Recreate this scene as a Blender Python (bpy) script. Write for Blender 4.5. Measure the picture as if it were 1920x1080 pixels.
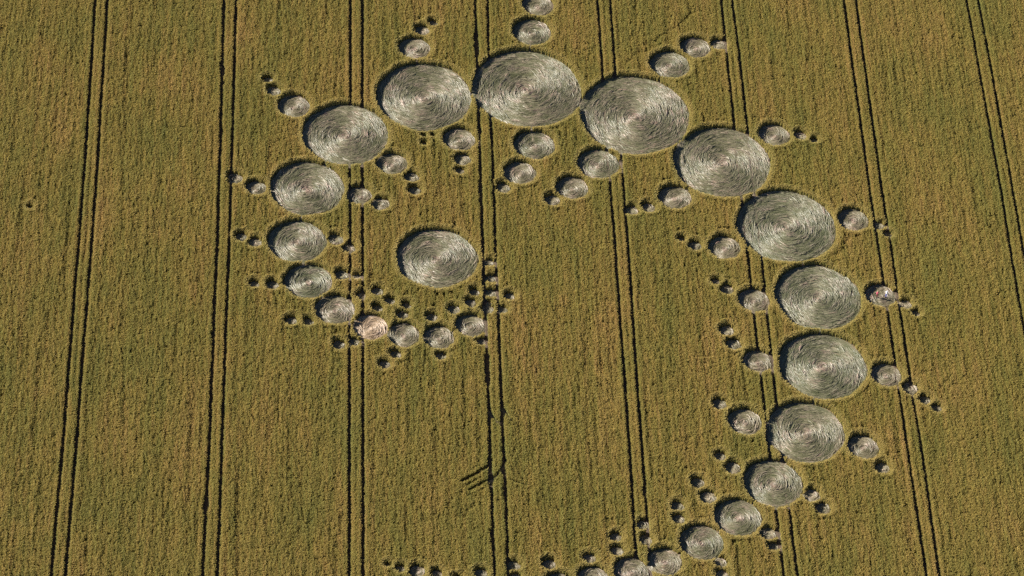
import bpy, math, random
import numpy as np

# ------------------------------------------------------------------ camera, sky, sun, exposure
SC = bpy.context.scene
COL = SC.collection
for o in list(bpy.data.objects):
    bpy.data.objects.remove(o)
rng = np.random.default_rng(11)
random.seed(11)

H = 1.17                                   # crop height
D0 = 589.0                                 # camera distance to the middle of the frame
FPX, PITCH, ROLL, HEAD = 6232.6, 0.841475, 0.102263, 0.108066
fw = np.array([math.sin(HEAD) * math.cos(PITCH), math.cos(HEAD) * math.cos(PITCH), -math.sin(PITCH)])
rt0 = np.array([math.cos(HEAD), -math.sin(HEAD), 0.0])
up0 = np.cross(rt0, fw)
rt = math.cos(ROLL) * rt0 + math.sin(ROLL) * up0
up = -math.sin(ROLL) * rt0 + math.cos(ROLL) * up0
CAMP = -fw * D0 + np.array([0, 0, H])


def at(u, v, z=H):
    """photo pixel (1920 x 1080) -> point on the level z, used once to survey the field"""
    d = (u - 960) / FPX * rt - (v - 540) / FPX * up + fw
    t = (z - CAMP[2]) / d[2]
    return CAMP + d * t


def pxm(u, v):
    """photo pixels across per metre at that place"""
    p = at(u, v)
    def pr(q):
        d = q - CAMP
        return np.array([960 + FPX * (d @ rt) / (d @ fw), 540 - FPX * (d @ up) / (d @ fw)])
    a = pr(p + [1, 0, 0]) - pr(p)
    b = pr(p + [0, 1, 0]) - pr(p)
    return math.hypot(a[0], b[0])


from mathutils import Matrix, Vector
cam_d = bpy.data.cameras.new('camera')
cam = bpy.data.objects.new('camera', cam_d)
COL.objects.link(cam)
M3 = Matrix(((rt[0], up[0], -fw[0]), (rt[1], up[1], -fw[1]), (rt[2], up[2], -fw[2])))
cam.matrix_world = Matrix.Translation(Vector(CAMP)) @ M3.to_4x4()
cam_d.sensor_width = 36.0
cam_d.sensor_fit = 'HORIZONTAL'
cam_d.lens = 36.0 * FPX / 1920.0
cam_d.clip_start = 1.0
cam_d.clip_end = 20000.0
SC.camera = cam

SUN_EL = math.radians(30.5)
# shadows fall to the right of the picture and slightly down it
sh = at(975.5, 543.6) - at(960, 540)
sh = sh / np.linalg.norm(sh)
to_sun = Vector((-sh[0] * math.cos(SUN_EL), -sh[1] * math.cos(SUN_EL), math.sin(SUN_EL)))
world = bpy.data.worlds.new('World')
SC.world = world
world.use_nodes = True
wn = world.node_tree.nodes
sky = wn.new('ShaderNodeTexSky')
sky.sky_type = 'NISHITA'
sky.sun_disc = False
sky.altitude = 450.0
sky.air_density = 0.6
sky.dust_density = 0.0
sky.sun_elevation = SUN_EL
sky.sun_rotation = math.atan2(to_sun.x, to_sun.y)
world.node_tree.links.new(sky.outputs[0], wn['Background'].inputs[0])
wn['Background'].inputs[1].default_value = 0.05
sun_d = bpy.data.lights.new('sun', 'SUN')
sun_d.energy = 5.0
sun_d.angle = math.radians(0.5)
sun_d.color = (1.0, 0.96, 0.88)
sun = bpy.data.objects.new('sun', sun_d)
COL.objects.link(sun)
sun.rotation_euler = to_sun.to_track_quat('Z', 'Y').to_euler()
sun.location = (0, 0, 300)

vs = SC.view_settings
vs.view_transform = 'Standard'
vs.look = 'None'
vs.exposure = 1.15
vs.gamma = 1.0
vs.use_curve_mapping = False
SC.render.engine = 'CYCLES'
SC.cycles.max_bounces = 5
SC.cycles.diffuse_bounces = 1
SC.cycles.glossy_bounces = 2
SC.cycles.transmission_bounces = 2
SC.cycles.use_denoising = False


# ------------------------------------------------------------------ node helpers and materials
class NT:
    def __init__(s, name):
        s.m = bpy.data.materials.new(name)
        s.m.use_nodes = True
        s.t = s.m.node_tree
        s.t.nodes.clear()
        s.out = s.t.nodes.new('ShaderNodeOutputMaterial')

    def n(s, kind, **kw):
        nd = s.t.nodes.new(kind)
        for k, v in kw.items():
            setattr(nd, k, v)
        return nd

    def l(s, a, b):
        s.t.links.new(a, b)

    def pos_noise(s, scale, detail=2.0, src=None, rough=0.55):
        mp = s.n('ShaderNodeMapping')
        mp.inputs['Scale'].default_value = scale
        s.l(src or s.n('ShaderNodeNewGeometry').outputs['Position'], mp.inputs[0])
        nz = s.n('ShaderNodeTexNoise')
        nz.inputs['Scale'].default_value = 1.0
        nz.inputs['Detail'].default_value = detail
        nz.inputs['Roughness'].default_value = rough
        s.l(mp.outputs[0], nz.inputs['Vector'])
        return nz.outputs['Fac']

    def ramp(s, fac, stops):
        r = s.n('ShaderNodeValToRGB')
        e = r.color_ramp.elements
        while len(e) < len(stops):
            e.new(0.5)
        for el, (p, c) in zip(e, stops):
            el.position = p
            el.color = (*c, 1) if len(c) == 3 else c
        s.l(fac, r.inputs[0])
        return r.outputs[0]

    def mix(s, fac, a, b, mode='MIX'):
        m = s.n('ShaderNodeMix', data_type='RGBA', blend_type=mode)
        for sock, v in ((m.inputs[0], fac), (m.inputs[6], a), (m.inputs[7], b)):
            if isinstance(v, (int, float)):
                sock.default_value = v
            elif isinstance(v, tuple):
                sock.default_value = (*v, 1)
            else:
                s.l(v, sock)
        return m.outputs[2]

    def math(s, op, a, b=0.0):
        m = s.n('ShaderNodeMath', operation=op)
        for sock, v in ((m.inputs[0], a), (m.inputs[1], b)):
            if isinstance(v, (int, float)):
                sock.default_value = v
            else:
                s.l(v, sock)
        return m.outputs[0]


def simple_mat(name, col, rough=0.7, var=0.0):
    t = NT(name)
    b = t.n('ShaderNodeBsdfPrincipled')
    b.inputs['Roughness'].default_value = rough
    nz = t.pos_noise((9, 9, 9), 3)
    c = t.mix(nz, tuple(x * (1 - var) for x in col), tuple(min(1, x * (1 + var)) for x in col))
    t.l(c, b.inputs['Base Color'])
    t.l(b.outputs[0], t.out.inputs[0])
    return t.m


def wheat_colour(t):
    """ripening wheat: greener and browner bands along the drilling rows, random plants"""
    band = t.pos_noise((0.9, 0.022, 0.0), 5.0, rough=0.75)
    patch = t.pos_noise((0.085, 0.035, 0.0), 4.0, rough=0.62)
    grain = t.pos_noise((2.4, 0.2, 0.0), 3.0)
    f = t.math('ADD', t.math('MULTIPLY', band, 0.66), t.math('MULTIPLY', patch, 0.95))
    f = t.math('ADD', t.math('SUBTRACT', f, 0.31), t.math('MULTIPLY', t.math('SUBTRACT', grain, 0.5), 0.5))
    c = t.ramp(f, [(0.20, (0.178, 0.190, 0.054)), (0.38, (0.223, 0.207, 0.057)),
                   (0.52, (0.278, 0.228, 0.066)), (0.70, (0.340, 0.242, 0.086)), (0.86, (0.40, 0.258, 0.112))])
    return c


def make_wheat():
    t = NT('ripening_wheat')
    c = wheat_colour(t)
    ear = t.n('ShaderNodeAttribute', attribute_name='ear').outputs['Fac']
    ear01 = t.math('MINIMUM', ear, 1.0)
    c = t.mix(ear01, t.mix(0.75, c, (0.72, 0.80, 0.6), 'MULTIPLY'), t.mix(0.8, c, (1.35, 1.2, 0.95), 'MULTIPLY'))
    c = t.mix(t.math('SUBTRACT', ear, 1.0), c, (0.47, 0.36, 0.12))
    rnd = t.n('ShaderNodeObjectInfo').outputs['Random']
    c = t.mix(1.0, c, t.ramp(rnd, [(0.0, (0.87, 0.88, 0.87)), (0.5, (1.0, 1.0, 1.0)), (1.0, (1.12, 1.11, 1.10))]), 'MULTIPLY')
    b = t.n('ShaderNodeBsdfPrincipled')
    b.inputs['Roughness'].default_value = 0.6
    b.inputs['Specular IOR Level'].default_value = 0.25
    t.l(c, b.inputs['Base Color'])
    tr = t.n('ShaderNodeBsdfTranslucent')
    t.l(c, tr.inputs[0])
    mx = t.n('ShaderNodeMixShader')
    mx.inputs[0].default_value = 0.16
    t.l(b.outputs[0], mx.inputs[1])
    t.l(tr.outputs[0], mx.inputs[2])
    t.l(mx.outputs[0], t.out.inputs[0])
    return t.m


def make_soil():
    t = NT('dry_soil')
    a = t.pos_noise((1.5, 1.5, 1.5), 5)
    c = t.ramp(a, [(0.3, (0.075, 0.052, 0.034)), (0.7, (0.14, 0.10, 0.068))])
    b = t.n('ShaderNodeBsdfPrincipled')
    b.inputs['Roughness'].default_value = 0.95
    t.l(c, b.inputs['Base Color'])
    bp = t.n('ShaderNodeBump')
    bp.inputs['Strength'].default_value = 0.5
    bp.inputs['Distance'].default_value = 0.03
    t.l(t.pos_noise((14, 14, 14), 3), bp.inputs['Height'])
    t.l(bp.outputs[0], b.inputs['Normal'])
    t.l(b.outputs[0], t.out.inputs[0])
    return t.m


def make_field():
    t = NT('distant_wheat')
    c = t.mix(1.0, wheat_colour(t), (0.6, 0.6, 0.6), 'MULTIPLY')
    b = t.n('ShaderNodeBsdfPrincipled')
    b.inputs['Roughness'].default_value = 0.9
    t.l(c, b.inputs['Base Color'])
    bp = t.n('ShaderNodeBump')
    bp.inputs['Strength'].default_value = 0.9
    bp.inputs['Distance'].default_value = 0.3
    t.l(t.pos_noise((5, 1.5, 5), 4), bp.inputs['Height'])
    t.l(bp.outputs[0], b.inputs['Normal'])
    t.l(b.outputs[0], t.out.inputs[0])
    return t.m


def make_straw(name, stops, spec, rough):
    """flattened stems: tint varies by bundle with ridge shading painted in, the sheen is the stems' gloss"""
    t = NT(name)
    tint = t.n('ShaderNodeAttribute', attribute_name='tint').outputs['Fac']
    nz = t.pos_noise((0.45, 0.45, 0.45), 4)
    f = t.math('ADD', t.math('MULTIPLY', tint, 0.75), t.math('MULTIPLY', t.math('SUBTRACT', nz, 0.5), 0.9))
    c = t.ramp(t.math('ADD', f, 0.1), stops)
    b = t.n('ShaderNodeBsdfPrincipled')
    b.inputs['Roughness'].default_value = rough
    b.inputs['Specular IOR Level'].default_value = spec
    b.inputs['IOR'].default_value = 1.5
    t.l(c, b.inputs['Base Color'])
    t.l(b.outputs[0], t.out.inputs[0])
    return t.m


STOPS = [(0.05, (0.075, 0.077, 0.030)), (0.33, (0.148, 0.141, 0.066)), (0.62, (0.225, 0.195, 0.118)), (0.86, (0.34, 0.27, 0.185)), (1.0, (0.42, 0.27, 0.20))]
PINK_GLOW = [(0.05, (0.20, 0.135, 0.075)), (0.35, (0.34, 0.24, 0.145)), (0.62, (0.52, 0.375, 0.245)), (0.95, (0.70, 0.53, 0.41))]  # pale straw with a warm lens glow painted into its colour
FLOOR = [(0.05, (0.075, 0.07, 0.038)), (0.4, (0.16, 0.14, 0.085)), (0.75, (0.25, 0.19, 0.135)), (0.95, (0.33, 0.24, 0.185))]
M_WHEAT = make_wheat()
M_SOIL = make_soil()
M_FIELD = make_field()
M_STRAW = make_straw('flattened_straw', STOPS, 0.75, 0.43)
WARM = [(p, tuple(.80 * x + .20 * y for x, y in zip(c, q))) for (p, c), (_, q) in zip(STOPS, [(0, (.20, .14, .085)), (0, (.31, .215, .14)), (0, (.42, .30, .21)), (0, (.52, .38, .28)), (0, (.58, .40, .30))])]
M_WARM = make_straw('warm_straw', WARM, 0.75, 0.43)
GREEN = [(p, (c[0] * .95, c[1] * 1.0, c[2] * 1.0)) for p, c in STOPS]
M_GREEN = make_straw('greenish_straw', GREEN, 0.75, 0.43)
M_PINK_GLOW = make_straw('glow_tinted_straw', PINK_GLOW, 0.55, 0.42)
M_PALE = make_straw('trampled_floor', [(p, tuple(1.55 * x for x in c)) for p, c in FLOOR], 0.15, 0.8)
M_FLOOR = make_straw('flattened_floor', FLOOR, 0.15, 0.8)


# ------------------------------------------------------------------ mesh helpers
def mesh_obj(name, V, F, mat, parent=None, smooth=False, attr=None, kind=None):
    me = bpy.data.meshes.new(name)
    V = np.asarray(V, dtype=np.float32)
    if isinstance(F, np.ndarray):
        n, k = F.shape
        me.vertices.add(len(V))
        me.vertices.foreach_set('co', V.ravel())
        me.loops.add(n * k)
        me.loops.foreach_set('vertex_index', F.astype(np.int32).ravel())
        me.polygons.add(n)
        me.polygons.foreach_set('loop_start', np.arange(0, n * k, k, dtype=np.int32))
        me.update(calc_edges=True)
        me.validate()
    else:
        me.from_pydata(V.tolist(), [], F)
    if attr:
        a = me.attributes.new(attr[0], 'FLOAT', 'POINT')
        a.data.foreach_set('value', np.asarray(attr[1], dtype=np.float32))
    me.polygons.foreach_set('use_smooth', np.full(len(me.polygons), smooth))
    if mat:
        me.materials.append(mat)
    o = bpy.data.objects.new(name, me)
    COL.objects.link(o)
    if parent:
        o.parent = parent
    if kind:
        o['kind'] = kind
    return o


def vnoise(x, y, sx, sy, seed):
    r = np.random.default_rng(seed)
    T = r.random((256, 256))
    u, v = x / sx + 1000.3, y / sy + 1000.7
    i, j = np.floor(u).astype(int), np.floor(v).astype(int)
    a, b = u - i, v - j
    a, b = a * a * (3 - 2 * a), b * b * (3 - 2 * b)
    g = lambda p, q: T[p % 256, q % 256]
    return (g(i, j) * (1 - a) + g(i + 1, j) * a) * (1 - b) + (g(i, j + 1) * (1 - a) + g(i + 1, j + 1) * a) * b


# ------------------------------------------------------------------ the survey: circles, wheel tracks, trodden lines
REF = dict(
    F='the topmost big circle', E='the first big circle right of the topmost',
    E2='the second big circle right of the topmost', E3='the third big circle right of the topmost',
    E4="the big circle left of the people's",
    E5='the first circle below the one beside the people', E6='the second circle below the one beside the people',
    E7='the third circle below the one beside the people', E8='the fourth circle below the one beside the people',
    E9='the fifth circle below the one beside the people', E10='the sixth circle below the one beside the people',
    E11='the seventh circle below the one beside the people', E12='the eighth circle below the one beside the people',
    E13='the leftmost circle cut by the bottom edge',
    W1='the first big circle left of the topmost', W2='the second big circle left of the topmost',
    W3='the third big circle left of the topmost', W4='the fourth circle left of the topmost',
    W5='the fifth circle left of the topmost', W6='the sixth circle left of the topmost',
    W7='the pinkish glow-tinted circle', W8='the first circle right of the pinkish one',
    W9='the second circle right of the pinkish one', W10='the third circle right of the pinkish one')
MAIN = [  # key, x, y, half width in photo pixels, label
    ('F', 988, 163, 103, 'topmost big flattened circle at the crown of the arc, straddling a wheel track'),
    ('E', 1190, 212, 104, 'big swirled flattened circle touching the topmost big circle on its right'),
    ('E2', 1354, 301, 92, 'big flattened circle, second to the right of the topmost big circle'),
    ('E3', 1475, 421, 93, 'big flattened circle, third to the right of the topmost, at the right shoulder'),
    ('E4', 1534, 554, 82, "big greenish flattened circle just left of the small circle with the two people"),
    ('E5', 1543, 683, 83, 'big flattened circle directly below the one beside the two people'),
    ('E6', 1511, 807, 74, 'swirled flattened circle, second below the big one beside the two people'),
    ('E7', 1450, 903, 56.5, 'flattened circle crossed by faint wheel lines, third below the one beside the people'),
    ('E8', 1384, 967, 45, 'flattened circle in the shrinking tail, fourth below the one beside the people'),
    ('E9', 1316, 1014, 42, 'flattened circle in the shrinking tail, fifth below the one beside the people'),
    ('E10', 1247, 1050, 33, 'flattened circle on a wheel track, sixth below the one beside the people'),
    ('E11', 1184, 1068, 33.5, 'flattened circle nearly cut by the bottom edge, seventh below the one beside the people'),
    ('E12', 1113, 1083, 31, 'flattened circle half cut by the bottom edge, eighth below the one beside the people'),
    ('E13', 1048, 1093, 28, 'leftmost of the tail circles cut by the bottom edge, only its rim showing'),
    ('W1', 795, 178, 90, 'big swirled flattened circle just left of the topmost big circle'),
    ('W2', 648, 249, 81, 'big flattened circle with a pinkish streak, second to the left of the topmost'),
    ('W3', 576, 350, 70.5, 'flattened circle with clear ring swirls, third to the left of the topmost'),
    ('W4', 557, 449.5, 55, "flattened circle at the arc's far left, fourth to the left of the topmost"),
    ('W5', 578, 524, 45, 'flattened circle with a lit stripe through its shade, fifth left of the topmost'),
    ('W6', 628, 577, 38, 'flattened circle against a wheel track, just before the pinkish glow-tinted one'),
    ('W7', 695, 610, 33, 'pinkish glow-tinted flattened circle, the brightest of the small inner curl'),
    ('W8', 757, 625, 31, 'small flattened circle of the inner curl, first right of the pinkish one'),
    ('W9', 823, 629, 30, 'small flattened circle of the inner curl, second right of the pinkish one'),
    ('W10', 882, 607, 29, 'small flattened circle beside a wheel track, third right of the pinkish one'),
]
OUT = dict(
    F=[(997, 57, 37), (1009, 7, 30)], E=[(1256, 118, 38), (1304, 86, 29), (1347, 80, 15)],
    E2=[(1452, 250, 30), (1501, 251, 12), (1527.5, 260, 7)], E3=[(1600, 409, 30), (1648, 420, 11), (1665, 436, 8)],
    E4=[(1651, 551, 29.5), (1699, 567.5, 12), (1717.5, 584, 8)],
    E5=[(1662, 700, 29.5), (1707.5, 725, 15), (1735, 747, 11), (1757, 762, 9.5)],
    E6=[(1619, 835, 30), (1655.5, 874, 14)], E7=[(1523, 926, 16), (1544, 950, 14)],
    E8=[(1440.5, 997, 15.5), (1451, 1021, 10)], E9=[(1352, 1051, 12), (1355, 1074, 12)], E10=[(1268, 1083, 9)],
    W1=[(777.5, 87, 30), (792, 54, 14), (812, 40, 9)], W2=[(551, 196, 31), (513, 167, 14), (502.5, 146, 9)],
    W3=[(480, 349, 20), (441, 331, 14)], W4=[(478, 451, 13), (452.5, 440.8, 11.5)],
    W5=[(511, 531, 11.5), (477, 529, 9.5)], W6=[(579, 600, 9.5), (546, 598, 11)],
    W7=[(664, 638, 10.5), (636, 643, 11.5)], W8=[(742, 661, 10.5), (721.7, 680, 11)], W9=[(827, 664, 10)],
    W10=[(902, 637, 9)])
INN = dict(
    F=[(1002, 269, 39), (975, 321, 31), (944, 349, 14)], E=[(1122, 304, 40), (1073, 349, 31), (1036, 372, 15)],
    E2=[(1266, 367, 31.5), (1216, 386, 13), (1186, 391, 12)], E3=[(1359, 461, 31), (1304, 457.5, 12.5), (1278, 445, 7)],
    E4=[(1414, 560, 30), (1364, 539.5, 12.5), (1342.5, 524.5, 8.5)],
    E5=[(1421, 674, 28), (1376, 642, 14.5), (1363, 617, 14)], E6=[(1397, 787.5, 33), (1350, 754, 13.5)],
    E7=[(1375, 874, 15), (1351, 852, 11)], E8=[(1328, 929, 15.5), (1309, 902, 13)],
    E9=[(1273, 970, 12), (1271, 946, 12)], E10=[(1211, 1009, 12), (1206, 981, 11.5)],
    E11=[(1157.5, 1030, 12.5), (1155, 1004, 11)], E12=[(1106, 1044, 12)], E13=[(1030, 1055, 13)],
    W1=[(861, 258, 31), (868, 296, 16), (862, 317, 9)], W2=[(735, 304, 29.5), (772, 329, 14), (778, 354, 12)],
    W3=[(674, 363, 24), (714, 379, 17)], W4=[(629.5, 446, 15), (655, 462, 12)],
    W5=[(640, 512.5, 13), (669, 515, 8)], W6=[(677, 551, 9), (708, 543, 11)],
    W7=[(708, 575, 10), (731, 561, 10)], W8=[(755, 588, 11), (762, 570, 9)], W9=[(810, 592, 11)],
    W10=[(851, 577.5, 12)])
REST = [
    (819.5, 481, 76.5, 'lone big flattened circle inside the curl, touching no other circle'),
    (914.5, 576, 11.5, 'small dark hole on the wheel track right of the inner curl, next after its circles'),
    (921.2, 546, 10, 'small trampled hole between the two wheel lines, level with the two dark side holes'),
    (921, 519, 10, 'small dark hole between wheel lines, second from the top of the upright row'),
    (917, 489, 9.5, 'topmost small hole of the upright row right of the lone big circle'),
    (918, 564, 5, 'tiny notch hole squeezed between two holes of the upright row on the wheel track'),
    (943, 577.5, 9.5, 'tiny dark hole just right of the wheel track, lower of the two outside the curl'),
    (956, 552, 10, 'rightmost tiny dark hole outside the upright row on the wheel track'),
    (883, 565, 11, 'small dark hole left of the wheel track, lower of the two by the curl tip'),
    (890, 545, 10, 'small dark hole left of the wheel track, upper of the two by the curl tip'),
    (794, 251, 4.5, 'upper left of three tiny pits under the first big circle left of topmost'),
    (810.5, 251, 4.5, 'upper right of three tiny pits under the first big circle left of topmost'),
    (795, 266, 5, 'lowest of three tiny pits under the first big circle left of topmost'),
    (56, 385, 5, 'tiny lone pit in the plain wheat by the left edge, left of all tracks'),
    (964, 1057, 12, 'small dark hole against the right-hand wheel line at the bottom edge'),
    (967, 1080, 11, 'dark hole cut by the bottom edge, under the one against the wheel line'),
    (902, 1072, 12, 'dark hole at the bottom edge just left of a wheel line'),
    (857, 1083, 9, 'dark hole barely showing at the bottom edge, right of the shaded wide one'),
    (819, 1073, 10, 'shallow hole at the bottom edge, right of the widest bottom-left hole'),
    (782.5, 1068, 15, 'widest of the small holes in the row at the bottom left'),
    (751, 1062.5, 8.5, 'small dark hole in the bottom-left row, just left of its widest hole'),
    (727, 1055.6, 5, 'leftmost and tiniest hole of the row at the bottom left'),
]
SPECIAL = {(1651, 551): 'flattened circle in which the two people stand',
           (1009, 7): 'flattened circle cut by the top edge, outermost above the topmost big circle'}
ORD = ['nearest', 'second', 'third', 'fourth']
CIRC = []       # x, y, r, label, key


def add_circle(u, v, hw, label, key=None):
    p = at(u, v, H * .8)
    CIRC.append(dict(x=p[0], y=p[1], r=hw / pxm(u, v), label=label, key=key, u=u, v=v))


for key, u, v, hw, lab in MAIN:
    add_circle(u, v, hw, lab, key)
for side, table in (('outside', OUT), ('inside', INN)):
    for key, lst in table.items():
        for i, (u, v, hw) in enumerate(lst):
            what = 'flattened circle' if hw >= 20 else ('small shaded hole' if hw >= 11 else 'tiny dark hole')
            which = ORD[i] if i < len(lst) - 1 or len(lst) == 1 else ('farthest' if len(lst) > 1 else '')
            lab = SPECIAL.get((u, v), '%s %s %s %s' % (what, which, side, REF[key]))
            add_circle(u, v, hw, lab, None)
for u, v, hw, lab in REST:
    add_circle(u, v, hw, lab, 'eye' if hw > 50 else None)

TRACK_PX = [
    [(0, 178, 202), (360, 153.7, 178), (700, 128.8, 153.8), (1080, 95, 122)],
    [(0, 420, 442.7), (360, 410, 433.5), (700, 396.5, 420.5), (1080, 380, 407)],
    [(0, 657.5, 679), (410, 655.8, 679.5), (700, 656.3, 681.2), (1080, 655, 681)],
    [(0, 891, 913.7), (250, 899, 922.0), (410, 903.8, 927), (710, 914, 938.7), (960, 923.7, 948.3), (1080, 927.5, 953)],
    [(0, 1121, 1143.7), (140, 1131, 1154.5), (410, 1149, 1173.5), (810, 1178, 1202), (1080, 1196, 1221)],
    [(0, 1353, 1374), (240, 1378, 1402.5), (610, 1417, 1441), (955, 1456, 1481), (1080, 1470, 1495)],
    [(0, 1582.5, 1605), (270, 1620.5, 1643), (480, 1649, 1672), (605, 1668, 1692), (750, 1690, 1715), (970, 1721, 1746), (1080, 1738.7, 1763)],
    [(0, 1812.5, 1835), (270, 1862.5, 1885), (600, 1918, 1941), (1080, 1996, 2021)],
]
TRACKS = []     # polylines (world x, y)
for L in TRACK_PX:
    for k in (1, 2):
        pts = [at(r[k], r[0])[:2] for r in L]
        a = np.array(pts)
        deg = 3 if len(L) > 4 else 2
        c = np.polyfit(a[:, 1], a[:, 0], deg if len(L) > 3 else 1)
        ys = np.arange(-80, 96, 2.0)
        lo, hi = a[:, 1].min(), a[:, 1].max()
        yc = np.clip(ys, lo, hi)
        slope = np.polyval(np.polyder(c), yc)
        xs = np.polyval(c, yc) + slope * (ys - yc)
        xs = xs + 0.10 * (vnoise(ys, ys * 0 + len(TRACKS) * 7.3, 16.0, 1.0, 5) - 0.5) * 2
        TRACKS.append(np.stack([xs, ys], 1))
TRACK_W = 0.37

LINES = []      # trodden lines: points, half width
for pts, w in [
    ([(866, 899), (890, 887), (917, 871)], 0.36), ([(880, 916), (905, 903), (928, 892), (938, 881)], 0.32),
    ([(917, 764), (928, 782), (939, 795)], 0.28), ([(942, 758), (950, 772), (960, 787)], 0.28),
    ([(953, 896), (968, 901), (986, 908)], .13), ([(1216, 904), (1226, 917), (1241, 931)], 0.12),
    ([(1190, 900), (1203, 918), (1212, 930)], 0.1), ([(950, 862), (940, 874), (934, 888)], 0.22)]:
    LINES.append(([at(u, v)[:2] for u, v in pts], w))
FAINT = [([at(u, v)[:2] for u, v in pts], w) for pts, w in [
    ([(952, 898), (968, 902), (984, 908)], .3), ([(1594, 436), (1578, 466), (1562, 495)], .3),
    ([(1175, 112), (1215, 83), (1255, 55), (1310, 15)], .28), ([(855, 970), (872, 962), (889, 945)], .25),
    ([(640, 430), (645, 470)], .2), ([(515, 545), (519, 575)], .3), ([(797, 640), (795, 700)], .2)]]
MK = {c['key']: c for c in CIRC if c['key']}
chain = ['E13', 'E12', 'E11', 'E10', 'E9', 'E8', 'E7', 'E6', 'E5', 'E4', 'E3', 'E2', 'E', 'F', 'W1', 'W2', 'W3', 'W4', 'W5', 'W6', 'W7', 'W8', 'W9', 'W10']
LINKS = []
for a, b in zip(chain, chain[1:]):
    LINKS.append(((MK[a]['x'], MK[a]['y']), (MK[b]['x'], MK[b]['y'])))
for key in ('F', 'E', 'W1', 'W3', 'W4', 'W5', 'E7'):
    u, v, hw = OUT[key][0]
    LINKS.append(((MK[key]['x'], MK[key]['y']), tuple(at(u, v)[:2])))
for key in ('F', 'E', 'E2'):
    u, v, hw = INN[key][0]
    LINKS.append(((MK[key]['x'], MK[key]['y']), tuple(at(u, v)[:2])))

# distance from every spot of the field to the nearest cleared edge
X0, X1, Y0, Y1, RES = -112.0, 118.0, -78.0, 92.0, 0.1
NX, NY = int((X1 - X0) / RES), int((Y1 - Y0) / RES)
SDF = np.full((NX, NY), 9.0, dtype=np.float32)


def win(xa, xb, ya, yb):
    i0, i1 = max(0, int((xa - X0) / RES)), min(NX, int((xb - X0) / RES) + 2)
    j0, j1 = max(0, int((ya - Y0) / RES)), min(NY, int((yb - Y0) / RES) + 2)
    if i1 <= i0 or j1 <= j0:
        return None
    gx = X0 + (np.arange(i0, i1) + 0.5) * RES
    gy = Y0 + (np.arange(j0, j1) + 0.5) * RES
    return slice(i0, i1), slice(j0, j1), gx[:, None], gy[None, :]


def rim_r(c, th):
    """the rim wavers a little, more so on the small hand-trodden holes"""
    return c['r'] * (1 + sum(a * np.sin(k * th + p) for a, k, p in c['wob']))


for i, c in enumerate(CIRC):
    s = min(0.02 + 0.05 / c['r'], 0.10)
    c['wob'] = [(s * random.uniform(.2, .5), k, random.uniform(0, 6.28)) for k in (2, 3, 5, 7)]
    m = c['r'] + 1.5
    w = win(c['x'] - m, c['x'] + m, c['y'] - m, c['y'] + m)
    if w:
        a, b, gx, gy = w
        dx, dy = gx - c['x'], gy - c['y']
        d = np.hypot(dx, dy) - rim_r(c, np.arctan2(dy, dx))
        SDF[a, b] = np.minimum(SDF[a, b], d)


SDFC = SDF.copy()


def seg_sdf(p, q, hw):
    m = 1.2
    w = win(min(p[0], q[0]) - m, max(p[0], q[0]) + m, min(p[1], q[1]) - m, max(p[1], q[1]) + m)
    if not w:
        return
    a, b, gx, gy = w
    vx, vy = q[0] - p[0], q[1] - p[1]
    t = np.clip(((gx - p[0]) * vx + (gy - p[1]) * vy) / (vx * vx + vy * vy + 1e-9), 0, 1)
    d = np.hypot(gx - p[0] - t * vx, gy - p[1] - t * vy) - hw
    SDF[a, b] = np.minimum(SDF[a, b], d)


for tr in TRACKS:
    for p, q in zip(tr, tr[1:]):
        seg_sdf(p, q, TRACK_W + 0.03 * math.sin(p[1] * 0.31 + p[0]) + (0.06 if tr is TRACKS[2] or tr is TRACKS[6] else 0))
SDFT = SDF.copy()
for pts, w in LINES:
    for p, q in zip(pts, pts[1:]):
        seg_sdf(p, q, w)
for p, q in LINKS:
    seg_sdf(p, q, 0.17)


def sdf(x, y, A=SDF):
    i = np.clip(((x - X0) / RES).astype(int), 0, NX - 1)
    j = np.clip(((y - Y0) / RES).astype(int), 0, NY - 1)
    return A[i, j]


# ------------------------------------------------------------------ the ground
def sheet(name, x0, x1, y0, y1, z, mat, n=1):
    xs, ys = np.linspace(x0, x1, n + 1), np.linspace(y0, y1, n + 1)
    V = [(x, y, z) for y in ys for x in xs]
    F = [(j * (n + 1) + i, j * (n + 1) + i + 1, (j + 1) * (n + 1) + i + 1, (j + 1) * (n + 1) + i) for j in range(n) for i in range(n)]
    return mesh_obj(name, V, F, mat, kind='structure')


sheet('ground', -6000, 6000, -6000, 6000, 0.0, M_SOIL, 8)
R = 6000
V = [(-R, -R, .8), (R, -R, .8), (R, R, .8), (-R, R, .8), (X0 + 2, Y0 + 2, .8), (X1 - 2, Y0 + 2, .8), (X1 - 2, Y1 - 2, .8), (X0 + 2, Y1 - 2, .8)]
V += [(x, y, 0.002) for x, y, z in V[4:]]
mesh_obj('far_field', V, [(0, 1, 5, 4), (1, 2, 6, 5), (2, 3, 7, 6), (3, 0, 4, 7), (4, 5, 9, 8), (5, 6, 10, 9), (6, 7, 11, 10), (7, 4, 8, 11)], M_FIELD, kind='structure')

for tr in TRACKS:
    V, F = [], []
    for i, (x, y) in enumerate(tr):
        for k, (dx, dz) in enumerate(((-.26, .004), (-.1, .03), (.1, .03), (.26, .004))):
            V.append((x + dx, y, dz + 0.012 * math.sin(y * 3.1 + k)+0.012))
        if i:
            b = (i - 1) * 4
            F += [(b + k, b + k + 1, b + k + 5, b + k + 4) for k in range(3)]
    mesh_obj('wheel_track', V, F, M_SOIL, kind='structure', smooth=True)


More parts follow.
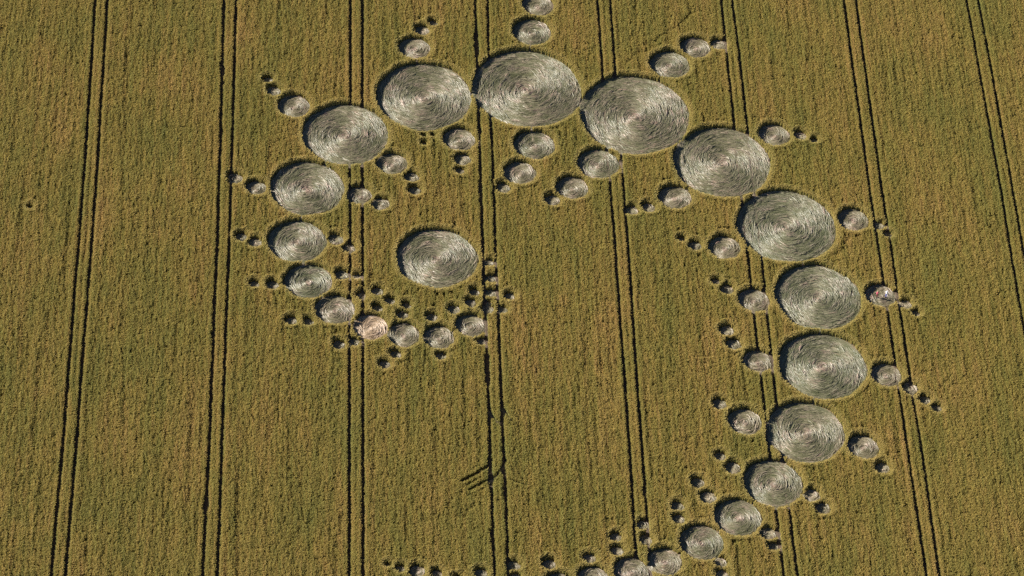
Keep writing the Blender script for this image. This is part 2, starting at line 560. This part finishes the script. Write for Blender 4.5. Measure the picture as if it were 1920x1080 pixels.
def path_strip(name, pts, hw, mat):
    pts = [np.array(p) for p in pts]
    V, F = [], []
    for i, p in enumerate(pts):
        d = pts[min(i + 1, len(pts) - 1)] - pts[max(i - 1, 0)]
        d = d / (np.linalg.norm(d) + 1e-9)
        nrm = np.array([-d[1], d[0]])
        for s, z in ((-1, .05), (0, .075), (1, .05)):
            q = p + nrm * hw * s
            V.append((q[0], q[1], z))
        if i:
            b = (i - 1) * 3
            F += [(b, b + 1, b + 4, b + 3), (b + 1, b + 2, b + 5, b + 4)]
    return mesh_obj(name, V, F, mat, kind='structure', attr=('tint', np.full(len(V), 0.7)))


for pts, w in LINES:
    path_strip('trodden_path', pts, w, M_FLOOR)
for c_i, (p, q) in enumerate(LINKS):
    p, q = np.array(p), np.array(q)
    ra = min((c['r'] for c in CIRC if math.hypot(c['x'] - p[0], c['y'] - p[1]) < .01), default=0)
    rb = min((c['r'] for c in CIRC if math.hypot(c['x'] - q[0], c['y'] - q[1]) < .01), default=0)
    L = np.linalg.norm(q - p)
    d = (q - p) / L
    a, b = p + d * (ra - .25), q - d * (rb - .25)
    if (b - a) @ d > 0.05:
        path_strip('trodden_path', [a, (a + b) / 2, b], 0.17, M_FLOOR)

# ------------------------------------------------------------------ flattened circles
def bundles(R, n, wlo, whi, llo, lhi, zlo, zhi, arch, segs, sense, rg, inner, tr_x=()):
    """laid-over bundles of stems swirling round the middle, each an arched ribbon"""
    r = np.sqrt(rg.random(n) * (1 - (inner / R) ** 2) + (inner / R) ** 2) * R
    ph = rg.random(n) * 2 * math.pi
    keep = np.ones(n, bool)
    for tx in tr_x:
        keep &= ~((np.abs(r * np.cos(ph) - tx) < 0.2) & (rg.random(n) < 0.85))
    r, ph = r[keep], ph[keep]
    n = len(r)
    w = rg.uniform(wlo, whi, n)
    L = rg.uniform(llo, lhi, n)
    L = np.minimum(L, 0.75 * r + 0.3)
    bx, by = r * np.cos(ph), r * np.sin(ph)
    sd = int(rg.integers(1, 9999))
    messy = vnoise(bx, by, 1.3, 1.3, sd) - .5
    tilt = rg.normal(0.16, 0.20, n) + messy * 0.65          # radial drift along the stem, unruly in patches
    lump = vnoise(ph * max(R, 1.0) * .55 + messy * 1.5, r + messy * .8, 2.0, .42, sd + 1)   # raised arcs and hollows along the lay
    z0 = rg.uniform(zlo, zhi, n) * (.25 + 2.6 * lump ** 2)
    K = segs + 1
    t = np.linspace(-0.5, 0.5, K)[None, :]
    rc = np.maximum(r, 0.35)[:, None]
    ang = sense * t * L[:, None] / rc
    rr = r[:, None] + t * (L * np.tan(np.clip(tilt, -.6, .7)))[:, None]
    a = ph[:, None] + ang
    # keep inside the rim
    lim = R - w[:, None] * 0.5 - 0.02
    rr = np.clip(rr, 0.03, np.maximum(lim, 0.05))
    cx, cy = rr * np.cos(a), rr * np.sin(a)
    tx, ty = np.gradient(cx, axis=1), np.gradient(cy, axis=1)
    ln = np.hypot(tx, ty) + 1e-6
    nx, ny = -ty / ln, tx / ln
    taper = (1 - 0.75 * np.abs(2 * t) ** 2.5)
    hump = np.cos(t * math.pi) * 0.6 + 0.4
    V = np.zeros((n, K, 3, 3), np.float32)
    for k, s in enumerate((-1, 0, 1)):
        V[:, :, k, 0] = cx + nx * s * 0.5 * w[:, None] * taper
        V[:, :, k, 1] = cy + ny * s * 0.5 * w[:, None] * taper
        zz = z0[:, None] * hump + (arch * w[:, None] * taper if s == 0 else 0)
        V[:, :, k, 2] = zz + 0.02
    base = (np.arange(n) * K * 3)[:, None, None]
    kk = (np.arange(segs) * 3)[None, :, None]
    f = []
    for s in (0, 1):
        f.append(np.stack([base + kk + s, base + kk + s + 1, base + kk + s + 4, base + kk + s + 3], -1).reshape(-1, 4))
    F = np.concatenate(f)
    tint = np.repeat(np.clip(rg.normal(0.48, 0.21, n) + (vnoise(bx, by, 1.1, 1.1, sd + 2) - .5) * .35 + (lump - .5) * .75 + .5 * np.exp(-(r / (.16 * R)) ** 2), 0, 1.3), K * 3)  # hollows darker, raised arcs paler: ridge shading painted into the tint
    return V.reshape(-1, 3), F, tint


for ci, c in enumerate(CIRC):
    rg = np.random.default_rng(500 + ci)
    R = c['r']
    big = R > 2.0
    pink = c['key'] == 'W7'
    # the floor: a low uneven dish of matted stems, the mesh of the circle itself
    nr, na = max(3, int(R / 0.35)), max(16, min(96, int(2 * math.pi * R / 0.35)))
    V, F = [(0, 0, 0.05)], []
    for i in range(1, nr + 1):
        for j in range(na):
            th = 2 * math.pi * j / na
            rr = rim_r(c, th) * (i / nr) + (0.12 if i == nr else 0)
            z = 0.035 + 0.02 * math.sin(rr * 6.0 + th * 2 + ci) + rg.uniform(-.012, .012)
            V.append((rr * math.cos(th), rr * math.sin(th), max(z, 0.008) if i < nr else 0.006))
    for j in range(na):
        F.append((0, 1 + j, 1 + (j + 1) % na))
        for i in range(nr - 1):
            a, b = 1 + i * na, 1 + (i + 1) * na
            F.append((a + j, b + j, b + (j + 1) % na, a + (j + 1) % na))
    rad = np.hypot(np.array(V)[:, 0], np.array(V)[:, 1])
    tint = np.clip(0.45 + rg.normal(0, .18, len(V)) + (np.exp(-(rad / 0.6) ** 2) * 0.6 if big else 0), 0, 1)
    o = mesh_obj('flattened_circle', V, F, M_PINK_GLOW if pink else (M_FLOOR if R > 1.8 else M_PALE), smooth=True, attr=('tint', tint))
    o.location = (c['x'], c['y'], 0)
    o['label'] = c['label']
    o['category'] = 'crop circle'
    o['group'] = 'flattened circles in the wheat field'
    A = math.pi * R * R
    sense = 1 if c['key'] in ('eye', 'E3', 'E4', 'E7', 'W2', 'W8') or rg.random() < .5 else -1
    tx = [tr[np.argmin(np.abs(tr[:, 1] - c['y'])), 0] - c['x'] for tr in TRACKS]
    tx = [v for v in tx if abs(v) < R]
    parts = [bundles(R, max(4, int(A * (58 if R > 1.6 else 20))), .018, .045, .6, 1.4, .01, .10, .52, 3, sense, rg, min(.16, R * .06) if big else 0.02, tx)]
    if R > 0.9:
        parts.append(bundles(R, max(4, int(A * 7.0)), .045, .12, .9, 2.2, .02, .16, .5, 4, sense, rg, min(.25, R * .08) if big else 0.05, tx))
    VV, FF, TT, off = [], [], [], 0
    for v, f, t in parts:
        VV.append(v); FF.append(f + off); TT.append(t); off += len(v)
    s = mesh_obj('laid_straw', np.concatenate(VV), np.concatenate(FF), M_PINK_GLOW if pink else (M_GREEN if c['key'] in ('E3', 'E4', 'E5', 'W5') else (M_WARM if R < 3.6 else M_STRAW)), parent=o, smooth=True,
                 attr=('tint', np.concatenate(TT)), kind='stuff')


# ------------------------------------------------------------------ the standing wheat
def tuft(name, n_ear, n_leaf, lx, ly, seed, sw=.014, ripe_lit=1.0):
    rg = np.random.default_rng(seed)
    V, F, E = [], [], []

    def ribbon(pts, ws, side, ev):
        b = len(V)
        for (p, w, e) in zip(pts, ws, ev):
            V.append(tuple(p - side * w / 2)); V.append(tuple(p + side * w / 2)); E.extend((e, e))
        for i in range(len(pts) - 1):
            F.append((b + 2 * i, b + 2 * i + 1, b + 2 * i + 3, b + 2 * i + 2))
    for i in range(n_ear + n_leaf):
        x, y = rg.uniform(-lx, lx), rg.uniform(-ly, ly)
        az = rg.uniform(0, 2 * math.pi)
        side = np.array([math.cos(az), math.sin(az), 0])
        fwd = np.array([-math.sin(az), math.cos(az), 0])
        root = np.array([x, y, 0.0])
        if i < n_ear:
            h = rg.uniform(.78, 1.0) * H
            lean = rg.uniform(-.12, .22)
            top = root + fwd * lean + np.array([0, 0, h])
            mid = root + fwd * lean * .55 + np.array([0, 0, h * .78])
            tip = top + fwd * rg.uniform(.03, .09) + np.array([0, 0, rg.uniform(-.03, .04)])
            ribbon([root, mid, top, tip], [sw, sw * 1.4, .05, .03], side, [2, 2, ripe_lit, ripe_lit])
        else:
            z = rg.uniform(.35, .75) * H
            p0 = root + np.array([0, 0, z * .5])
            p1 = root + fwd * .08 + np.array([0, 0, z + .06])
            p2 = root + fwd * rg.uniform(.2, .3) + np.array([0, 0, z + rg.uniform(-.08, .06)])
            ribbon([p0, p1, p2], [.02, .06, .02], side, [0, 0, 0.1])
    me = bpy.data.meshes.new(name)
    me.from_pydata(V, [], F)
    a = me.attributes.new('ear', 'FLOAT', 'POINT')
    a.data.foreach_set('value', np.array(E, dtype=np.float32))
    me.materials.append(M_WHEAT)
    return bpy.data.objects.new(name, me)


tufts = bpy.data.collections.new('wheat_tufts')       # plants for the crop's geometry nodes
NROW, NCL = 10, 6
for i in range(NROW):
    tufts.objects.link(tuft('row_tuft_%02d' % i, 66, 40, .155, .58, 100 + i))
for i in range(NCL):
    tufts.objects.link(tuft('tuft_clump_%02d' % i, 11, 8, .085, .085, 200 + i))

for i in range(NCL):
    tufts.objects.link(tuft('verge_clump_%02d' % i, 15, 6, .09, .09, 300 + i, .03, 1.5))   # names sort: rows, clumps, verge; riper verge ears, sunlit rim brightness painted in

gx, gy = np.meshgrid(np.arange(X0 + .2, X1, .345), np.arange(Y0 + .4, Y1, 1.05), indexing='ij')
gy = gy + (np.arange(gx.shape[0]) * 0.41 % 1.05)[:, None]
n = gx.size
px = gx.ravel() + rng.normal(0, .03, n) + (vnoise(gx.ravel(), gy.ravel(), 3.0, 12.0, 21) - .5) * .25
py = gy.ravel() + rng.uniform(-.3, .3, n)
d = np.minimum(sdf(px, py), np.minimum(sdf(px, py - .55), sdf(px, py + .55)))
k = (d > 0.2) & (sdf(px, py, SDFC) > .85) & (sdf(px, py - .5, SDFC) > .75) & (sdf(px, py + .5, SDFC) > .75)
rx, ry = px[k], py[k]
for ti, tr in enumerate(TRACKS):                          # an even drilled row on either side of each wheel line
    ys_ = np.arange(tr[0, 1] + 3, tr[-1, 1] - 3, .8)
    xs_ = np.interp(ys_, tr[:, 1], tr[:, 0])
    for s_ in (-1, 1):
        xx = xs_ + s_ * (TRACK_W + .16) + rng.normal(0, .015, len(xs_))
        ok = (sdf(xx, ys_) > .05) & (sdf(xx, ys_ - .55) > .05) & (sdf(xx, ys_ + .55) > .05) & (sdf(xx, ys_, SDFC) > .9)
        rx, ry = np.r_[rx, xx[ok]], np.r_[ry, ys_[ok]]
gx, gy = np.meshgrid(np.arange(X0 + .2, X1, .165), np.arange(Y0 + .2, Y1, .165), indexing='ij')
px = gx.ravel() + rng.uniform(-.08, .08, gx.size)
py = gy.ravel() + rng.uniform(-.08, .08, gx.size)
d = sdf(px, py)
beside = (d < .16) & (sdf(px, py, SDFC) > 1.1) & (sdf(px, py, SDFT) < .16)
k = ~beside & (d > 0.03 + rng.exponential(.03, len(d)) * (sdf(px, py, SDFC) < .5)) & ((d < 0.56) | (sdf(px, py, SDFC) < 1.15))
cx, cy = px[k], py[k]
AX, AY = np.r_[rx, cx], np.r_[ry, cy]
NR, N = len(rx), len(rx) + len(cx)
idx = np.r_[rng.integers(0, NROW, NR), NROW + rng.integers(0, NCL, N - NR)].astype(np.int32)
rot = np.zeros((N, 3), np.float32)
rot[:, 0] = rng.normal(0, .06, N)
rot[:, 1] = rng.normal(0, .06, N)
rot[:NR, 2] = rng.normal(0, .02, NR) + rng.integers(0, 2, NR) * math.pi
rot[NR:, 2] = rng.uniform(0, 6.28, N - NR)
e = .15
gxs, gys = sdf(AX + e, AY, SDFC) - sdf(AX - e, AY, SDFC), sdf(AX, AY + e, SDFC) - sdf(AX, AY - e, SDFC)
ln = np.hypot(gxs, gys) + 1e-6
ed = sdf(AX, AY, SDFC)
edge = (ed < .8) & (np.arange(N) >= NR)
near_r = np.full((NX, NY), 9.0, dtype=np.float32)
for c in CIRC:
    w_ = win(c['x'] - c['r'] - .8, c['x'] + c['r'] + .8, c['y'] - c['r'] - .8, c['y'] + c['r'] + .8)
    if w_:
        near_r[w_[0], w_[1]] = np.minimum(near_r[w_[0], w_[1]], c['r'])
small = sdf(AX, AY, near_r) < 1.8
tilt = np.where(edge, np.where(small, .30, .20) * (1 - ed), 0)   # plants round a clearing were pushed outwards
rot[edge, 2] = 0
rot[:, 1] += tilt * gxs / ln
rot[:, 0] -= tilt * gys / ln
idx[edge] = NROW + NCL + rng.integers(0, NCL, edge.sum())
hn = (vnoise(AX, AY, .42, 6.0, 1) - .5) * .27 + (vnoise(AX, AY, .8, 18.0, 2) - .5) * .22 + (vnoise(AX, AY, .3, 2.4, 4) - .5) * .12
hn *= np.clip(.25 + sdf(AX, AY), 0, 1)                    # even along the wheel lines
for pts, wd in FAINT:                                     # lines somebody once walked: the wheat only bent down
    for p, q in zip(pts, pts[1:]):
        vx, vy = q[0] - p[0], q[1] - p[1]
        tt = np.clip(((AX - p[0]) * vx + (AY - p[1]) * vy) / (vx * vx + vy * vy), 0, 1)
        dd = np.hypot(AX - p[0] - tt * vx, AY - p[1] - tt * vy)
        hn -= np.where(dd < wd, .40 * vnoise(AX, AY, 1.5, 1.5, 9) + .10, 0)
scl = np.ones((N, 3), np.float32)
scl[:, 2] = np.clip(1.0 + hn + rng.normal(0, .03, N), .7, 1.2)
slope = np.clip(ed / np.where(small, .75, .6), 0, 1)          # and broken lower towards it
scl[:, 2] *= np.where(ed < 1.0, np.where(small, .62, .76) + np.where(small, .38, .24) * slope * (2 - slope), 1)
me = bpy.data.meshes.new('wheat_crop')
me.vertices.add(N)
me.vertices.foreach_set('co', np.stack([AX, AY, np.full(N, .0)], 1).astype(np.float32).ravel())
a = me.attributes.new('pick', 'INT', 'POINT'); a.data.foreach_set('value', idx)
a = me.attributes.new('turn', 'FLOAT_VECTOR', 'POINT'); a.data.foreach_set('vector', rot.ravel())
a = me.attributes.new('size', 'FLOAT_VECTOR', 'POINT'); a.data.foreach_set('vector', scl.ravel())
me.materials.append(M_WHEAT)
crop = bpy.data.objects.new('wheat_crop', me)
COL.objects.link(crop)
crop['kind'] = 'stuff'
crop['label'] = 'ripening green and gold wheat standing all over the field'
ng = bpy.data.node_groups.new('wheat_plants', 'GeometryNodeTree')
ng.interface.new_socket('Geometry', in_out='INPUT', socket_type='NodeSocketGeometry')
ng.interface.new_socket('Geometry', in_out='OUTPUT', socket_type='NodeSocketGeometry')
gi, go = ng.nodes.new('NodeGroupInput'), ng.nodes.new('NodeGroupOutput')
iop = ng.nodes.new('GeometryNodeInstanceOnPoints')
cinf = ng.nodes.new('GeometryNodeCollectionInfo')
cinf.inputs['Collection'].default_value = tufts
cinf.inputs['Separate Children'].default_value = True
cinf.inputs['Reset Children'].default_value = True
iop.inputs['Pick Instance'].default_value = True


def nattr(name, typ):
    nd = ng.nodes.new('GeometryNodeInputNamedAttribute')
    nd.data_type = typ
    nd.inputs['Name'].default_value = name
    return nd.outputs['Attribute']


ng.links.new(gi.outputs[0], iop.inputs['Points'])
ng.links.new(cinf.outputs[0], iop.inputs['Instance'])
ng.links.new(nattr('pick', 'INT'), iop.inputs['Instance Index'])
ng.links.new(nattr('turn', 'FLOAT_VECTOR'), iop.inputs['Rotation'])
ng.links.new(nattr('size', 'FLOAT_VECTOR'), iop.inputs['Scale'])
ng.links.new(iop.outputs[0], go.inputs[0])
md = crop.modifiers.new('plants', 'NODES')
md.node_group = ng
print('tufts', NR, N - NR)


# ------------------------------------------------------------------ the two people
def person(loc, face, label, top_c, leg_c, hair_c, pose, cap_c=None):
    """standing adult, one continuous body with clothing colours, hair and footwear as children"""
    J, Rr, Ed = [], [], []

    def j(p, r, par=None, flat=1.0):
        J.append(p); Rr.append((r, r * flat))
        if par is not None:
            Ed.append((par, len(J) - 1))
        return len(J) - 1
    pel = j((0, 0, .96), .150, None, .75)
    wai = j((0, .01, 1.10), .130, pel, .75)
    che = j((0, 0, 1.30), .155, wai, .7)
    nb = j((0, .01, 1.45), .075, che)
    nk = j((0, -.005, 1.51), .055, nb)
    hd = j((0, -.015, 1.60), .088, nk, 1.15)
    j((0, -.015, 1.69), .075, hd, 1.1)
    for s in (-1, 1):
        shd = j((s * .17, .01, 1.42), .065, che)
        ex, ey, ez = pose['elbow']; hx, hy, hz = pose['hand']
        el = j((s * ex, ey, ez), .042, shd)
        wr = j((s * hx, hy, hz), .028, el)
        dv = np.array([s * hx - s * ex, hy - ey, hz - ez]); dv /= np.linalg.norm(dv)
        wrp = np.array([s * hx, hy, hz])
        pa = j(tuple(wrp + dv * .06), .030, wr, .6)
        pp = wrp + dv * .06
        acr = np.array([0, 1, 0]) - dv * dv[1]; acr /= np.linalg.norm(acr)
        cur = np.cross(dv, acr) * s
        for q, ln in ((-1.5, .065), (-.5, .078), (.5, .074), (1.5, .058)):
            k1 = j(tuple(pp + acr * q * .019 + dv * .04), .010, pa)
            k2 = j(tuple(pp + acr * q * .021 + dv * (.04 + ln * .55) - cur * .012), .009, k1)
            j(tuple(pp + acr * q * .021 + dv * (.04 + ln) - cur * .032), .008, k2)
        t1 = j(tuple(wrp + dv * .04 - acr * .038), .011, wr)
        j(tuple(wrp + dv * .085 - acr * .055), .010, t1)
        hip = j((s * .095, 0, .88), .095, pel)
        kn = j((s * .11, -.02, .50), .062, hip)
        an = j((s * .12, .02, .09), .043, kn)
        j((s * .125, -.02, .035), .040, an)
    nose = j((0, -.115, 1.60), .016, hd)
    me = bpy.data.meshes.new('person')
    me.from_pydata(J, Ed, [])
    o = bpy.data.objects.new('person', me)
    COL.objects.link(o)
    sk = o.modifiers.new('skin', 'SKIN')
    sk.use_smooth_shade = True
    for i, (a, b) in enumerate(Rr):
        me.skin_vertices[0].data[i].radius = (a, b)
        me.skin_vertices[0].data[i].use_root = (i == 0)
    ss = o.modifiers.new('sub', 'SUBSURF'); ss.levels = 1; ss.render_levels = 1
    dg = bpy.context.evaluated_depsgraph_get()
    nm = bpy.data.meshes.new_from_object(o.evaluated_get(dg))
    o.modifiers.clear()
    o.data = nm
    nm.materials.clear()
    for m in (simple_mat('skin', (.45, .27, .19), .55, .05), top_c, leg_c):
        nm.materials.append(m)
    hz = pose['hand'][2]
    for p in nm.polygons:
        c = p.center
        p.use_smooth = True
        hand = abs(c.x) > .17 and (Vector(c) - Vector((math.copysign(pose['hand'][0], c.x), pose['hand'][1], hz))).length < .2
        if c.z > 1.47 or hand:
            p.material_index = 0
        elif abs(c.x) > .21 and c.z > .75 or c.z > .93:
            p.material_index = 1
        else:
            p.material_index = 2
    o.location = loc
    o.rotation_euler = (0, 0, face)
    o['label'] = label
    o['category'] = 'person'
    o['group'] = 'people standing in the flattened circle'

    def dome(name, r, z0, z1, mat, cx=0, cy=0, cz=0, brim=0.0):
        V, F = [], []
        for i in range(7):
            t = z0 + (z1 - z0) * i / 6
            for k in range(16):
                a = 2 * math.pi * k / 16
                ex = brim * max(0, -math.sin(a)) ** 4 if i == 0 else 0
                V.append((cx + (r + ex * .4) * math.cos(t) * math.cos(a), cy + (r * 1.08 + ex) * math.cos(t) * math.sin(a), cz + r * 1.12 * math.sin(t)))
        for i in range(6):
            for k in range(16):
                F.append((i * 16 + k, i * 16 + (k + 1) % 16, (i + 1) * 16 + (k + 1) % 16, (i + 1) * 16 + k))
        F.append(tuple(range(96, 112)))
        return mesh_obj(name, V, F, mat, parent=o, smooth=True)
    dome('hair', .108, -.35, 1.45, hair_c, 0, .012, 1.63)
    if cap_c:
        dome('cap', .117, .12, 1.45, cap_c, 0, .008, 1.64, brim=.08)
    dark = simple_mat('dark_eye', (.02, .015, .012), .4)
    for s in (-1, 1):
        dome('eye', .012, -1.4, 1.4, dark, s * .034, -.105, 1.625)
        dome('ear', .022, -1.4, 1.4, nm.materials[0], s * .094, -.01, 1.60)
        V, F = [], []
        prof = [(.11, .035, .028), (.06, .045, .05), (-.05, .042, .075), (-.11, .046, .06), (-.17, .036, .04), (-.19, .02, .03)]
        for (y, w, h) in prof:
            for a in range(8):
                t = 2 * math.pi * a / 8
                V.append((s * .125 + w * math.cos(t), y + .02, max(0.0, .045 + h * math.sin(t) * .9 if math.sin(t) > 0 else .045 * (1 + math.sin(t)))))
        for i in range(5):
            for a in range(8):
                F.append((i * 8 + a, i * 8 + (a + 1) % 8, i * 8 + 8 + (a + 1) % 8, i * 8 + 8 + a))
        F += [tuple(range(7, -1, -1)), tuple(range(40, 48))]
        mesh_obj('shoe', V, F, dark, parent=o, smooth=True)
    return o


pa = at(1644, 557.5, .12)
pb = at(1661, 557.5, .12)
person((pa[0], pa[1], .12), 0.5, 'person in a pink and red top on the left in the trampled circle',
       simple_mat('pink_cloth', (.85, .15, .22), .8, .1), simple_mat('dark_red_cloth', (.16, .03, .04), .8, .1),
       simple_mat('fair_hair', (.42, .30, .17), .6, .1), dict(elbow=(.30, .02, 1.16), hand=(.27, -.16, 1.00)))
person((pb[0], pb[1], .12), -0.4, 'person in a white top and bright blue trousers on the right in the trampled circle',
       simple_mat('white_cloth', (.82, .80, .82), .8, .05), simple_mat('blue_cloth', (.04, .10, .62), .75, .1),
       simple_mat('brown_hair', (.10, .06, .035), .6, .1), dict(elbow=(.29, .05, 1.17), hand=(.31, -.02, .92)),
       simple_mat('white_cap', (.80, .76, .78), .8, .05))
